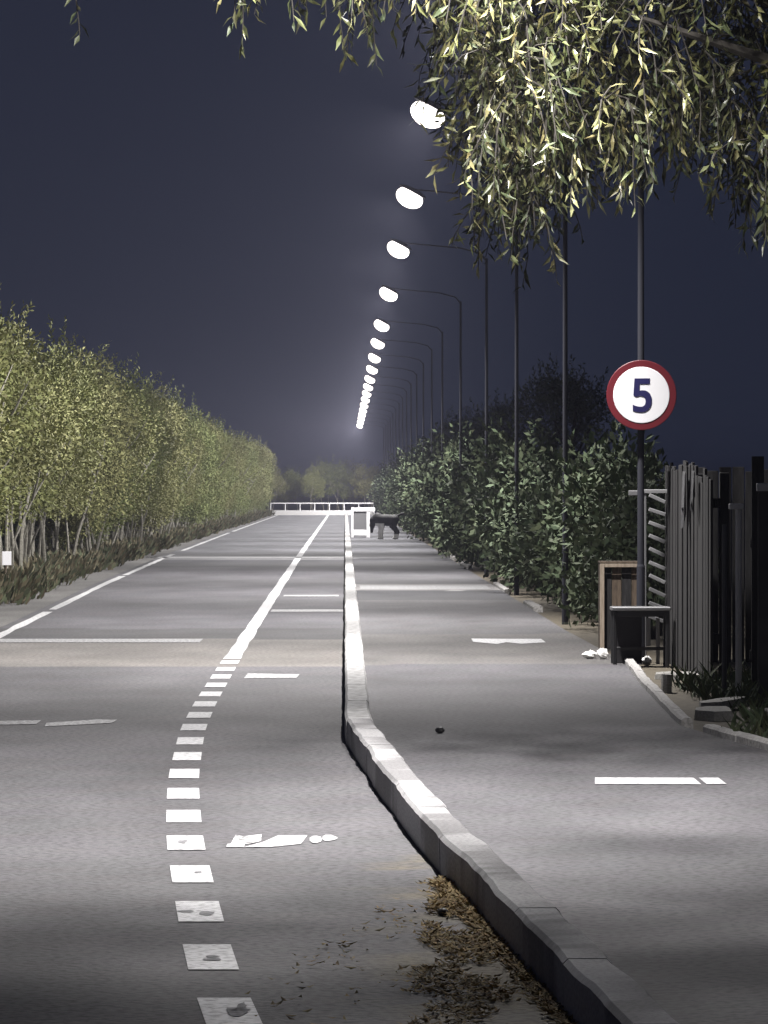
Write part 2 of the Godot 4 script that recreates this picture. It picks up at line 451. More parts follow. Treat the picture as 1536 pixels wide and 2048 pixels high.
# ---------------------------------------------------------------- street lamps
func make_lamp(label: String, skew := 0.0) -> Node3D:
	# the base stands at the origin; the head hangs 1.7 m to the left
	var t := thing("street_lamp", Vector3.ZERO, label, "street lamp", "street lamps along the footpath")
	part("pole", tubemesh([Vector3(0, -0.05, 0), Vector3(0, 0.9, 0), Vector3(0, 0.92, 0), Vector3(0, 6.1, 0)], [0.042, 0.04, 0.034, 0.026], 12), M.pole, t)
	part("arm", tubemesh([Vector3(0, 6.05, 0), Vector3(-0.12, 6.2, 0), Vector3(-0.5, 6.3, skew * 0.3), Vector3(-1.62, 6.4, skew * 0.95)], [0.02, 0.018, 0.015, 0.014], 10), M.pole, t)
	var head := Transform3D(Basis(Vector3(0, 0, 1), deg_to_rad(-28)), Vector3(-1.7, 6.27, skew))
	var cap := begin()
	ellipsoid(cap, Vector3(0.24, 0.07, 0.19), 0.0, 1.0, head.translated_local(Vector3(0, 0.1, 0)), 20, 6)
	var shell := part("housing", done(cap), M.pole, t)
	var lens := begin()
	ellipsoid(lens, Vector3(0.225, 0.155, 0.195), -1.0, 0.6, head, 20, 10)
	part("lens", done(lens), M.lens, shell)
	var l := SpotLight3D.new()          # road optics: the beam leans over the carriageway
	l.name = "lamp_light"
	l.light_color = Color(1.0, 0.985, 0.975)
	l.light_energy = LAMP
	l.light_size = 0.12
	l.spot_range = 80.0
	l.spot_attenuation = 2.0
	l.spot_angle = 82.0
	l.spot_angle_attenuation = 0.9
	l.basis = Basis(Vector3(0, 0, 1), -0.6) * Basis(Vector3(1, 0, 0), -PI / 2)
	l.shadow_enabled = true
	l.position = Vector3(-1.7, 6.24, skew)
	t.add_child(l)
	return t

func ellipsoid(st: SurfaceTool, r: Vector3, from: float, to: float, at: Transform3D, n := 16, rows := 8) -> void:
	# the slice of an ellipsoid between two heights (-1 .. 1), closed at both ends
	var rings := []
	for j in rows + 1:
		var w := lerpf(asin(from), asin(to), float(j) / rows)
		var ring := []
		for i in n:
			var a := TAU * i / n
			ring.append(at * Vector3(cos(a) * cos(w) * r.x, sin(w) * r.y, sin(a) * cos(w) * r.z))
		rings.append(ring)
	var c := at * Vector3(0, (from + to) / 2.0 * r.y, 0)
	for j in rows:
		for i in n:
			face(st, [rings[j][i], rings[j][(i + 1) % n], rings[j + 1][(i + 1) % n], rings[j + 1][i]], c)
	face(st, rings[0], c)
	face(st, rings[-1], c)

const LAMP_D := [53.0, 68.0, 82.5, 101.0, 120.0, 134.5, 149.0, 163.0, 177.0, 190.0, 203.0, 216.0, 230.0, 244.0, 258.0, 272.0, 286.0, 301.0]
const NTH := ["first", "second", "third", "fourth", "fifth", "sixth", "seventh", "eighth", "ninth", "tenth", "eleventh", "twelfth", "thirteenth", "fourteenth", "fifteenth", "sixteenth", "seventeenth", "last"]
func by_lamp(d: float) -> String:
	var best := 0
	for i in LAMP_D.size():
		if absf(LAMP_D[i] - d) < absf(LAMP_D[best] - d): best = i
	return "the %s lamp post beyond the sign" % NTH[best]

const LAMP := 172.0
func build_lamps() -> void:
	var first := make_lamp("slim lamp post carrying the round red and white sign", 1.25)
	first.position = Vector3(2.8, 0, -40.6)
	var proto := make_lamp("slim street lamp hidden by the overhanging tree, before the sign")
	proto.position = Vector3(2.72, 0, -21.5)
	for i in LAMP_D.size():
		copy(proto, Vector3(2.72, 0, -LAMP_D[i])).set_meta("label", "slim street lamp with glowing head, %s one beyond the sign" % NTH[i])

# ---------------------------------------------------------------- sign
func build_sign() -> void:
	var t := thing("speed_sign", Vector3(2.8, 2.52, -40.52), "round red-rimmed white sign with a blue 5 on the lamp post", "sign")
	t.rotation.y = -0.06
	t.scale = Vector3.ONE * 1.04
	var disc := func(r: float, z0: float, z1: float, n: int) -> ArrayMesh:
		var st := begin()
		var a := []
		var b := []
		var c := []
		for i in n:
			var w := TAU * (i + 0.5) / n
			a.append(Vector3(cos(w) * r, sin(w) * r, z0))
			b.append(Vector3(cos(w) * r, sin(w) * r, z1 - 0.003))
			c.append(Vector3(cos(w) * (r - 0.004), sin(w) * (r - 0.004), z1))
		var m := Vector3(0, 0, (z0 + z1) / 2.0)
		for i in n:
			var j := (i + 1) % n
			face(st, [a[i], a[j], b[j], b[i]], m)
			face(st, [b[i], b[j], c[j], c[i]], m)
		face(st, c, m)
		face(st, a, m)
		return done(st)
	part("red_rim", disc.call(0.318, 0.03, 0.042, 40), M.red, t)
	var front := part("white_face", disc.call(0.256, 0.042, 0.046, 48), M.sign_white, t)
	var tm := TextMesh.new()
	var f := SystemFont.new()
	f.font_names = PackedStringArray(["Droid Sans"])
	f.font_weight = 700
	tm.font = f
	tm.text = "5"
	tm.font_size = 64
	tm.pixel_size = 0.0061
	tm.depth = 0.003
	var five := part("numeral", tm, M.navy, front)
	five.position = Vector3(0.005, -0.005, 0.0485)
	five.scale = Vector3(0.95, 1.08, 1.0)
	part("clamp", boxmesh(Vector3(-0.06, 0.1, -0.03), Vector3(0.06, 0.14, 0.03)), M.grey_metal, t)
	part("clamp", boxmesh(Vector3(-0.06, -0.14, -0.03), Vector3(0.06, -0.1, 0.03)), M.grey_metal, t)

# ---------------------------------------------------------------- trees and plants
func crown_mesh(lumps: Array, per: int, l: float, w: float, base: Color, spread: float, warm: float, upward := 0) -> ArrayMesh:
	var st := begin()
	for q in lumps:
		var c: Vector3 = q[0]
		var r: float = q[1]
		for i in int(per * r * r / 0.3):
			var dir := rand_dir()
			var p := c + dir * Vector3(1, 0.85, 1) * r * pow(rng.randf(), 0.45)
			var along := (dir * 0.6 + rand_dir() * 0.7 + Vector3(0, 0.12, 0)).normalized()
			leaf2(st, p, along, along.cross(rand_dir()).normalized(), l * rng.randf_range(0.6, 1.3), w * rng.randf_range(0.7, 1.2), tint(base, spread, warm))
	for i in upward:
		var q = lumps[rng.randi() % lumps.size()]
		var dir := (rand_dir() * 0.55 + Vector3(0, 0.9, 0)).normalized()
		var p: Vector3 = q[0] + dir * q[1] * 0.8
		var n := rng.randi_range(8, 20)
		for k in n:
			p += dir * 0.035 + rand_dir() * 0.01
			var along := (dir * 0.7 + rand_dir() * 0.8).normalized()
			leaf2(st, p, along, along.cross(rand_dir()).normalized(), l, w * 0.8, tint(base, spread, warm))
	return done(st)

func stem_mesh(stems: Array) -> ArrayMesh:
	var st := begin()
	for s in stems: tube(st, s[0], s[1], 6)
	return done(st)

func make_mangrove(v: int) -> Node3D:
	rng.seed = 100 + v
	var t := thing("roadside_tree", Vector3.ZERO, "slender-stemmed bushy tree in the bright green row beside the road", "tree", "bright green row of trees beside the road")
	var lumps := []
	var top := rng.randf_range(4.1, 4.7)
	for i in 21 if v < 6 else 26:
		var y := lerpf(1.5 if v < 6 else 0.6, top - 0.55, pow(rng.randf(), 0.8))
		var k := 1.0 - 0.35 * absf((y - 2.7) / 1.6)
		var a := rng.randf() * TAU
		var rr := sqrt(rng.randf()) * 1.05 * k
		lumps.append([Vector3(cos(a) * rr, y, sin(a) * rr), rng.randf_range(0.38, 0.68)])
	var stems := []
	var n := rng.randi_range(2, 4)
	for i in n:
		var a := rng.randf() * TAU
		var b := Vector3(cos(a) * 0.35, -0.05, sin(a) * 0.35) * Vector3(rng.randf(), 1, rng.randf() * 1.8)
		var pts := [b]
		var rad := [rng.randf_range(0.028, 0.048)]
		var p := b
		var lean := Vector3(rng.randf_range(-0.14, 0.14), 1, rng.randf_range(-0.14, 0.14))
		for s in 7:
			lean += Vector3(rng.randf_range(-0.16, 0.16), 0, rng.randf_range(-0.16, 0.16))
			p += lean.normalized() * 0.42
			pts.append(p)
			rad.append(rad[0] * (1.0 - 0.11 * (s + 1)))
		stems.append([pts, rad])
		for j in 3:
			var q: Vector3 = pts[4 + j]
			var dir := (Vector3(rng.randf_range(-1, 1), 0.9, rng.randf_range(-1, 1))).normalized()
			stems.append([[q, q + dir * 0.5, q + dir * 0.9 + Vector3(0, 0.12, 0)], [0.024, 0.016, 0.006]])
	for i in n:
		part("trunk", stem_mesh(stems.slice(i * 4, i * 4 + 4)), M.bark, t)
	part("crown", crown_mesh(lumps, 620, 0.085, 0.034, [Color(0.155, 0.172, 0.062), Color(0.14, 0.168, 0.06), Color(0.165, 0.172, 0.07)][v % 3], 0.22, 0.08, 46), M.hedge_leaf, t)
	return t

func make_shrub(v: int, tall: float) -> Node3D:
	rng.seed = 300 + v
	var t := thing("broadleaf_shrub", Vector3.ZERO, "dark broad-leaved shrub in the hedge beside the footpath", "shrub", "dark hedge shrubs beside the footpath")
	var lumps := []
	for i in 11:
		var a := rng.randf() * TAU
		var rr := sqrt(rng.randf()) * 0.62
		lumps.append([Vector3(cos(a) * rr, lerpf(0.3, tall - 0.35, rng.randf()), sin(a) * rr * 1.4), rng.randf_range(0.32, 0.52)])
	var stems := []
	for i in 4:
		var a := rng.randf() * TAU
		var b := Vector3(cos(a) * 0.12, -0.06, sin(a) * 0.12)
		stems.append([[b, b + Vector3(cos(a) * 0.2, tall * 0.4, sin(a) * 0.2), b + Vector3(cos(a) * 0.4, tall * 0.8, sin(a) * 0.4)], [0.03, 0.022, 0.008]])
	for q in stems: part("trunk", stem_mesh([q]), M.dark_bark, t)
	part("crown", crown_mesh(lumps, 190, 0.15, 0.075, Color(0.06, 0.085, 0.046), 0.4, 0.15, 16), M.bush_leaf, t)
	return t

func build_plants() -> void:
	var kinds := []
	for v in 9: kinds.append(make_mangrove(v))   # the last three are bushy to the ground
	var n := 0
	var low := 6
	var r := RandomNumberGenerator.new()
	r.seed = 77
	var d := 49.0
	while d < 305.0:
		var x := lerp_table(VERGE, d) - 0.75 + r.randf_range(-0.3, 0.3)
		var s := r.randf_range(0.9, 1.08)
		var k: Node3D = kinds[n % 6]
		var at := Vector3(x, -0.02, -d)
		if n < 6 or (d > 95.0 and low < 9):
			if n >= 6:
				k = kinds[low]
				low += 1
			k.position = at
			k.rotation.y = r.randf() * TAU
			k.scale = Vector3.ONE * s
		else:
			k = copy(kinds[6 + r.randi() % 3 if r.randf() < clampf((d - 80.0) / 60.0, 0.0, 0.75) else r.randi() % 6], at, r.randf() * TAU, s, "roadside_tree")
		k.set_meta("label", "bushy bright green roadside tree across from " + by_lamp(d))
		n += 1
		d += r.randf_range(1.25, 1.9)
	# the row that closes the view where the path bends away
	for i in 11:
		var o := copy(kinds[r.randi() % 6], Vector3(-6.4 + i * 1.0, -0.02, -307.0 - r.randf() * 2.5), r.randf() * TAU, r.randf_range(0.78, 0.95), "roadside_tree")
		o.set_meta("label", "tree in the row behind the far white rail")
		o.set_meta("group", "trees behind the far rail")
	# dark hedge at the right
	var shrubs := []
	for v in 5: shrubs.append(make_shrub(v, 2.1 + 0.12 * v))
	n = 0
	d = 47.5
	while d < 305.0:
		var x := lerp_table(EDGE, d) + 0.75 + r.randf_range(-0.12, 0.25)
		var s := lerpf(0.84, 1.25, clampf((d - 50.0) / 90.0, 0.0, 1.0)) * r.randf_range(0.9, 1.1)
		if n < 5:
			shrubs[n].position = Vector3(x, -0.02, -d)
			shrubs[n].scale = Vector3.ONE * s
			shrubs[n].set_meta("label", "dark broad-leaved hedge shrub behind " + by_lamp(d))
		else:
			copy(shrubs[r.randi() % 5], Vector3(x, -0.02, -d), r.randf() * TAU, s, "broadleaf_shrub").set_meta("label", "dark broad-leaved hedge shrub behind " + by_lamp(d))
		n += 1
		d += r.randf_range(1.0, 1.5) if d < 150.0 else r.randf_range(1.6, 2.4)
	# taller trees standing back in the dark
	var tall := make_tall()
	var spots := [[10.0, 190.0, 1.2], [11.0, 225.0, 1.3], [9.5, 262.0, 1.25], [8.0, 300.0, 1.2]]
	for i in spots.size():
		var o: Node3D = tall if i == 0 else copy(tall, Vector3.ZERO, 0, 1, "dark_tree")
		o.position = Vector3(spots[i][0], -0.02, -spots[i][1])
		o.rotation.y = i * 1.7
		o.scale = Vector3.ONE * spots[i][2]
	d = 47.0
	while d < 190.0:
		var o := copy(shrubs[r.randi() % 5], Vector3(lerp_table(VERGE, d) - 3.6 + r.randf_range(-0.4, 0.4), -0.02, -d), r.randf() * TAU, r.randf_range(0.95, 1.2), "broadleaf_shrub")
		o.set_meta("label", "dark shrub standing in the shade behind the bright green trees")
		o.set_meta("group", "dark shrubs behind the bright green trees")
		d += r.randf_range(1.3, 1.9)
	build_undergrowth(r)

func make_tall() -> Node3D:
	rng.seed = 500
	var t := thing("dark_tree", Vector3.ZERO, "tall unlit tree standing in the dark behind the hedge", "tree", "unlit trees behind the hedge")
	var lumps := []
	for i in 22:
		var a := rng.randf() * TAU
		var y := lerpf(2.6, 5.4, rng.randf())
		var rr := sqrt(rng.randf()) * 1.7 * (1.0 - 0.25 * absf(y - 4.0))
		lumps.append([Vector3(cos(a) * rr, y, sin(a) * rr), rng.randf_range(0.5, 0.85)])
	var stems := [[[Vector3(0, -0.05, 0), Vector3(0.1, 1.5, 0.05), Vector3(0.05, 3.0, 0), Vector3(0.2, 4.6, 0.1)], [0.16, 0.13, 0.1, 0.04]]]
	for i in 6:
		var a := TAU * i / 6.0
		stems.append([[Vector3(0.08, 2.2 + i * 0.2, 0), Vector3(cos(a) * 0.8, 3.0 + i * 0.2, sin(a) * 0.8), Vector3(cos(a) * 1.4, 3.7 + i * 0.15, sin(a) * 1.4)], [0.07, 0.045, 0.015]])
	part("trunk", stem_mesh(stems), M.dark_bark, t)
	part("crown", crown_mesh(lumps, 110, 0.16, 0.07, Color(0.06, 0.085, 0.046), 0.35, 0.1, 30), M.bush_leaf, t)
	return t

func build_undergrowth(r: RandomNumberGenerator) -> void:
	# low scrub under the trees: nobody could count its blades
	var clump := begin()
	rng.seed = 900
	for i in 150:
		var a := rng.randf() * TAU
		var rr := sqrt(rng.randf()) * 0.4
		var dir := Vector3(cos(a) * rng.randf() * 0.9, 0.8, sin(a) * rng.randf() * 0.9).normalized()
		var p := Vector3(cos(a) * rr, rng.randf() * 0.3, sin(a) * rr)
		var dry := rng.randf() < 0.5
		leaf2(clump, p, dir, dir.cross(rand_dir()).normalized(), rng.randf_range(0.1, 0.24), rng.randf_range(0.03, 0.07), tint(Color(0.115, 0.105, 0.066) if dry else Color(0.075, 0.088, 0.05), 0.35, 0.08))
	var me := done(clump)
	var mm := MultiMesh.new()
	mm.transform_format = MultiMesh.TRANSFORM_3D
	mm.mesh = me
	var list := []
	var d := 44.0
	while d < 305.0:
		for k in 4:
			var x := lerp_table(VERGE, d) - 0.2 - k * 0.5 + r.randf_range(-0.2, 0.2)
			list.append(Transform3D(Basis(Vector3.UP, r.randf() * TAU).scaled(Vector3.ONE * r.randf_range(0.55, 1.15)), Vector3(x, -0.04, -d - r.randf() * 0.6)))
		d += 0.7
	mm.instance_count = list.size()
	for i in list.size(): mm.set_instance_transform(i, list[i])
	var o := MultiMeshInstance3D.new()
	o.name = "undergrowth"
	o.multimesh = mm
	o.material_override = M.litter
	add_child(o)
	tag(o, "brownish low scrub under the bright green trees", "undergrowth", "", "stuff")
	# weeds at the foot of the dark fence
	var st := begin()
	rng.seed = 901
	for i in 2600:
		var dd := rng.randf_range(26.5, 36.0)
		var x := rng.randf_range(lerp_table(EDGE, dd) + 0.12, 4.3)
		if dd > 32.0 and x < 2.72: continue
		if dd > 28.6 and dd < 32.5 and x < lerp_table(EDGE, dd) + 0.5: continue
		var a := rng.randf() * TAU
		var dir := Vector3(cos(a) * 0.6, rng.randf_range(0.4, 1.0), sin(a) * 0.6).normalized()
		leaf(st, Vector3(x, -0.03, -dd), dir, dir.cross(rand_dir()).normalized(), rng.randf_range(0.1, 0.3), rng.randf_range(0.015, 0.045), tint(Color(0.04, 0.06, 0.03), 0.4, 0.3))
	var w := part("weeds", done(st), M.bush_leaf, self)
	tag(w, "green weeds growing at the foot of the dark fence", "weeds", "", "stuff")

# ---------------------------------------------------------------- the tree hanging over the path
var HANG := [[-2.0, 4.35], [-1.2, 4.45], [-0.97, 4.27], [-0.8, 4.38], [-0.61, 4.22], [-0.4, 4.4], [-0.15, 4.22], [0.09, 4.0], [0.28, 4.25], [0.47, 4.3], [0.62, 4.2], [0.68, 3.6], [0.76, 3.35], [0.9, 3.1], [0.96, 2.75], [1.05, 3.0], [1.13, 2.92], [1.24, 3.3], [1.4, 3.12], [1.52, 3.35], [1.66, 3.2], [1.8, 3.45], [2.12, 3.44], [2.28, 3.2], [2.36, 2.96], [2.5, 3.05], [3.0, 3.0], [4.5, 3.2], [6.0, 3.6]]
func build_overhang() -> void:
	rng.seed = 1234
	var t := thing("overhanging_tree", Vector3(4.6, 0, -25.5), "tree with narrow drooping leaves hanging over the path above the sign", "tree")
	var o := t.position
	var limbs := [
		[[Vector3(0, -0.06, 0), Vector3(0.05, 1.2, 0.05), Vector3(-0.1, 2.4, 0), Vector3(-0.3, 3.4, 0.1)], [0.2, 0.16, 0.14, 0.12]],
		[[Vector3(-0.3, 3.4, 0.1), Vector3(-1.2, 4.1, 0.3), Vector3(-2.6, 4.75, 0.2), Vector3(-4.0, 5.05, 0.5), Vector3(-5.6, 4.95, 0.9)], [0.11, 0.085, 0.06, 0.035, 0.012]],
		[[Vector3(-0.3, 3.3, 0.1), Vector3(-1.3, 3.75, 1.0), Vector3(-2.2, 4.05, 1.2), Vector3(-3.0, 4.3, 1.3)], [0.08, 0.05, 0.035, 0.012]],
		[[Vector3(-0.3, 3.4, 0.1), Vector3(-0.9, 4.2, -1.0), Vector3(-2.0, 4.9, -1.8), Vector3(-3.4, 5.1, -2.0)], [0.1, 0.075, 0.05, 0.015]],
		[[Vector3(-0.3, 3.4, 0.1), Vector3(0.3, 4.6, 0.6), Vector3(0.4, 5.8, 1.5), Vector3(0.0, 6.6, 2.5)], [0.1, 0.08, 0.05, 0.02]],
		[[Vector3(-0.3, 3.4, 0.1), Vector3(-0.7, 4.6, 2.2), Vector3(-1.6, 5.15, 3.6), Vector3(-3.4, 5.1, 5.2), Vector3(-5.2, 5.0, 6.5)], [0.09, 0.06, 0.045, 0.03, 0.012]],
	]
	part("trunk", stem_mesh([limbs[0]]), M.dark_bark, t)
	for i in range(1, limbs.size()):
		part("limb", stem_mesh([limbs[i]]), M.dark_bark, t)
	var st := begin()
	var twigs := begin()
	var singles := []
	var greens := [Color(0.1, 0.118, 0.05), Color(0.13, 0.145, 0.066), Color(0.055, 0.07, 0.034), Color(0.18, 0.19, 0.1), Color(0.045, 0.056, 0.032)]
	var hang := func(p: Vector3, len_: float, fringe: bool, droop := 0.16) -> void:
		var dir := Vector3(rng.randf_range(-0.7, 0.7), rng.randf_range(-0.6, 0.2), rng.randf_range(-0.7, 0.7))
		var pts := [p - o]
		var n := int(len_ / 0.035)
		var base: Color = greens[rng.randi() % greens.size()]
		for k in n:
			dir = (dir * 0.88 + Vector3(0, -droop, 0) + rand_dir() * 0.06)
			p += dir.normalized() * 0.035
			if k % 4 == 3 or k == n - 1: pts.append(p - o)
			var side := (rand_dir() * 0.85 + Vector3(0, -4.4 * droop, 0) + dir.normalized() * 0.5).normalized()
			var across := side.cross(rand_dir()).normalized()
			var l := rng.randf_range(0.06, 0.13)
			var w := rng.randf_range(0.016, 0.03)
			if fringe and singles.size() < 280 and rng.randf() < 0.55:
				singles.append([p - o, side, across, l, w])
			else:
				leaf(st, p - o, side, across, l, w, tint(base, 0.35, 0.2))
		if pts.size() > 1:
			var rad := []
			for k in pts.size(): rad.append(lerpf(0.005, 0.0018, float(k) / pts.size()))
			tube(twigs, pts, rad, 4)
	# twigs that make the drooping lower rim
	for i in 120:
		var x := rng.randf_range(0.45, 2.9) if i > 26 else rng.randf_range(-1.1, 0.6)
		var z := rng.randf_range(23.6, 27.0)
		var len_ := rng.randf_range(0.35, 0.85)
		var low := 1.6 + (lerp_table(HANG, x * 25.0 / z) - 1.6) * z / 25.0
		hang.call(Vector3(x, low + len_ * 0.86 + rng.randf_range(0.0, 0.35), -z), len_, true)
	hang.call(Vector3(-1.66, 4.72, -25.0), 0.5, true)
	# the dense body behind and above the rim
	for i in 2300:
		var x := rng.randf_range(0.5, 5.5) if i > 130 else rng.randf_range(-0.6, 1.3)
		var z := rng.randf_range(23.4, 29.5)
		var low := 1.6 + (lerp_table(HANG, x * 25.0 / z) - 1.6) * z / 25.0
		var y := low + 0.55 + pow(rng.randf(), 1.3) * (1.4 if x < 1.4 else 2.4)
		if Vector3(x, y, -z).distance_to(Vector3(1.0, 6.25, -21.5)) < 1.6: continue
		hang.call(Vector3(x, y, -z), rng.randf_range(0.3, 0.7), false, 0.06)
	# higher boughs towards the camera, above the picture; their shade falls on the near paving
	for i in 260:
		var q := rng.randf()
		var c := Vector3(3.2, 5.2, -22.0).lerp(Vector3(-0.7, 4.95, -19.0), q)
		hang.call(c + Vector3(rng.randfn() * 0.45, rng.randf_range(-0.1, 0.4), rng.randfn() * 0.3), rng.randf_range(0.3, 0.6), false, 0.06)
	var fo := part("foliage", done(st), M.near_leaf, t)
	fo.set_meta("kind", "stuff")
	var tw := part("twigs", done(twigs), M.dark_bark, t)
	tw.set_meta("kind", "stuff")
	var blades := []
	for b in 5:
		var ls := begin()
		leaf(ls, Vector3.ZERO, Vector3(0, 0, -1), Vector3(1, 0, 0), 1.0, 0.2, tint(greens[b], 0.1, 0.1))
		blades.append(done(ls))
	for s in singles:
		var l := part("leaf", blades[rng.randi() % 5], M.near_leaf, t)
		var along: Vector3 = s[1]
		var across: Vector3 = s[2]
		l.transform = Transform3D(Basis(across, along.cross(across), -along).scaled(Vector3.ONE * s[3]), s[0])

# ---------------------------------------------------------------- fence and the clutter by it
func build_corner() -> void:
	rng.seed = 42
	var t := thing("board_fence", Vector3(3.08, -0.03, -41.2), "tall dark weathered board fence behind the bench and rack", "fence")
	var z := 0.0
	while z < 5.0:
		var w := rng.randf_range(0.13, 0.2)
		var h := 1.88 + rng.randf_range(-0.05, 0.04) - (0.1 if z > 3.4 else 0.0)
		var dx := rng.randf_range(-0.012, 0.012)
		var b := part("board", boxmesh(Vector3(dx, 0, z), Vector3(dx + 0.022, h, z + w - 0.012), 0.004), M["board%d" % (rng.randi() % 3)], t)
		b.rotation.x = rng.randf_range(-0.008, 0.008)
		z += w
	for y in [0.35, 1.5]:
		part("rail", boxmesh(Vector3(0.04, y, 0.0), Vector3(0.09, y + 0.08, 5.0)), M.board1, t)
	for zz in [0.05, 2.4, 4.9]:
		part("post", boxmesh(Vector3(0.09, 0, zz - 0.05), Vector3(0.17, 1.8, zz + 0.05)), M.board1, t)
	for i in 9:
		var x0 := 0.02 + i * 0.125
		part("board", boxmesh(Vector3(x0, 0, -0.05), Vector3(x0 + 0.115, 1.87 + rng.randf_range(-0.05, 0.04), -0.03), 0.004), M["board%d" % (rng.randi() % 3)], t)
	# dirty rags hung over the fence
	for q in [[38.35, 0.3, 1.79, 0.42, "ragged grey cloth hung over the dark board fence, longer one"], [37.35, 0.26, 1.79, 0.3, "ragged grey cloth hung over the dark board fence, shorter one"]]:
		var st := begin()
		var rows := []
		for j in 9:
			var row := []
			for i in 9:
				var f := float(i) / 8.0
				var y: float = q[2] - q[3] * (1.0 + 0.25 * sin(f * 7.0 + q[0])) * j / 8.0
				row.append(Vector3(3.03 - 0.012 * sin(f * 15.0) * (0.3 + j / 8.0) - 0.006 * j / 8.0, y, -q[0] + (f - 0.5) * q[1]))
			rows.append(row)
		for j in 8:
			for i in 8:
				quad(st, rows[j][i], rows[j][i + 1], rows[j + 1][i + 1], rows[j + 1][i])
				quad(st, rows[j][i] + Vector3(0.006, 0, 0), rows[j + 1][i] + Vector3(0.006, 0, 0), rows[j + 1][i + 1] + Vector3(0.006, 0, 0), rows[j][i + 1] + Vector3(0.006, 0, 0))
		var c := part("hanging_cloth", done(st), M.cloth, self)
		tag(c, q[4], "cloth")
	# pipe post with a pale cap
	t = thing("gate_post", Vector3(3.03, -0.05, -33.0), "thin grey pipe post with a pale cap between fence and panel", "post")
	var pipe := part("pipe", tubemesh([Vector3(0, 0, 0), Vector3(0, 1.52, 0)], [0.026, 0.026], 10), M.cap_metal, t)
	part("cap", boxmesh(Vector3(-0.075, 1.521, -0.05), Vector3(0.035, 1.565, 0.05)), M.cap_metal, pipe)
	part("side_pipe", tubemesh([Vector3(-0.075, 0, -0.4), Vector3(-0.075, 1.4, -0.4)], [0.02, 0.02], 8), M.metal, t)
	# dark sheet panel with a pale top rail
	t = thing("sheet_panel", Vector3(3.1, -0.05, -32.2), "flat dark sheet panel with a pale top rail", "panel")
	for i in 4:
		part("sheet", boxmesh(Vector3(i * 0.36, 0.06, 0), Vector3(i * 0.36 + 0.352, 1.66, 0.012), 0.002), M.sheet, t)
	part("top_rail", boxmesh(Vector3(-0.01, 1.661, -0.03), Vector3(1.46, 1.72, 0.035)), M.cap_metal, t)
	for i in 3:
		part("leg", boxmesh(Vector3(0.03 + i * 0.68, 0, -0.05), Vector3(0.07 + i * 0.68, 1.65, -0.012)), M.metal, t)
	t = thing("weathered_screen", Vector3(3.28, -0.05, -34.6), "weathered grey slatted screen showing above the dark panel", "screen")
	for i in 6:
		part("slat", boxmesh(Vector3(i * 0.16, 0, 0), Vector3(i * 0.16 + 0.1, 1.93 + rng.randf_range(-0.06, 0.02), 0.02), 0.003), M["board%d" % (1 + i % 2)], t)
	part("rail", boxmesh(Vector3(-0.01, 1.2, -0.03), Vector3(0.95, 1.28, -0.002)), M.board1, t)
	part("rail", boxmesh(Vector3(-0.01, 0.3, -0.03), Vector3(0.95, 0.38, -0.002)), M.board1, t)
	# narrow rack with slanted rungs
	t = thing("rung_rack", Vector3(2.86, -0.03, -41.0), "narrow rack with slanted pale rungs between lamp post and fence", "rack")
	part("upright", boxmesh(Vector3(0.0, 0, -0.02), Vector3(0.022, 1.62, 0.02)), M.grey_metal, t)
	part("upright", boxmesh(Vector3(0.222, 0, -0.02), Vector3(0.25, 1.83, 0.02)), M.pale_metal, t)
	part("top_bar", boxmesh(Vector3(-0.06, 1.621, -0.03), Vector3(0.221, 1.66, 0.03)), M.pale_metal, t)
	for i in 10:
		var y := 0.42 + i * 0.128
		var rung := part("rung", boxmesh(Vector3(-0.085, -0.018, -0.012), Vector3(0.085, 0.018, 0.012), 0.005), M.pale_metal if i > 2 else M.grey_metal, t)
		rung.position = Vector3(0.122, y, 0.034)
		rung.rotation.z = -0.36 + rng.randf_range(-0.1, 0.1)
	var arm := part("bracket", boxmesh(Vector3(-0.15, 1.6, -0.02), Vector3(-0.061, 1.65, 0.02)), M.grey_metal, t)
	arm.rotation.z = 0.0
	# wooden cabinet
	t = thing("wooden_cabinet", Vector3(2.62, -0.03, -44.0), "brown wooden open cabinet with a pale front edge behind lamp post", "cabinet")
	part("side_panel", boxmesh(Vector3(0, 0, -0.36), Vector3(0.022, 0.9, 0.0)), M.wood, t)
	part("side_panel", boxmesh(Vector3(0.428, 0, -0.36), Vector3(0.45, 0.9, 0.0)), M.wood, t)
	part("top_panel", boxmesh(Vector3(-0.005, 0.901, -0.365), Vector3(0.455, 0.925, 0.005)), M.wood, t)
	part("front_edge", boxmesh(Vector3(-0.006, 0.0, 0.0022), Vector3(0.04, 0.9, 0.024)), M.wood_pale, t)
	part("front_edge", boxmesh(Vector3(0.041, 0.862, 0.0022), Vector3(0.45, 0.9, 0.022)), M.wood_pale, t)
	for i in 4:
		part("back_board", boxmesh(Vector3(0.024 + i * 0.101, 0.02, -0.1 - 0.008 * (i % 2)), Vector3(0.024 + i * 0.101 + 0.097, 0.89, -0.085 - 0.008 * (i % 2)), 0.003), M.wood if i % 2 else M["board2"], t)
	# low dark bench
	t = thing("low_bench", Vector3(2.48, -0.03, -39.9), "low dark bench with a grey top at the kerb end", "bench")
	part("seat", boxmesh(Vector3(0, 0.53, -0.3), Vector3(0.55, 0.565, 0.06), 0.008), M.grey_metal, t)
	part("apron", boxmesh(Vector3(0.02, 0.475, 0.02), Vector3(0.53, 0.529, 0.04)), M.black, t)
	for p in [[0.01, 0.015], [0.5, 0.015], [0.01, -0.28], [0.5, -0.28]]:
		part("leg", boxmesh(Vector3(p[0], 0, p[1]), Vector3(p[0] + 0.036, 0.529, p[1] + 0.034)), M.black, t)
	part("back_panel", boxmesh(Vector3(0.05, 0.03, -0.27), Vector3(0.3, 0.5, -0.255)), M.sheet, t)
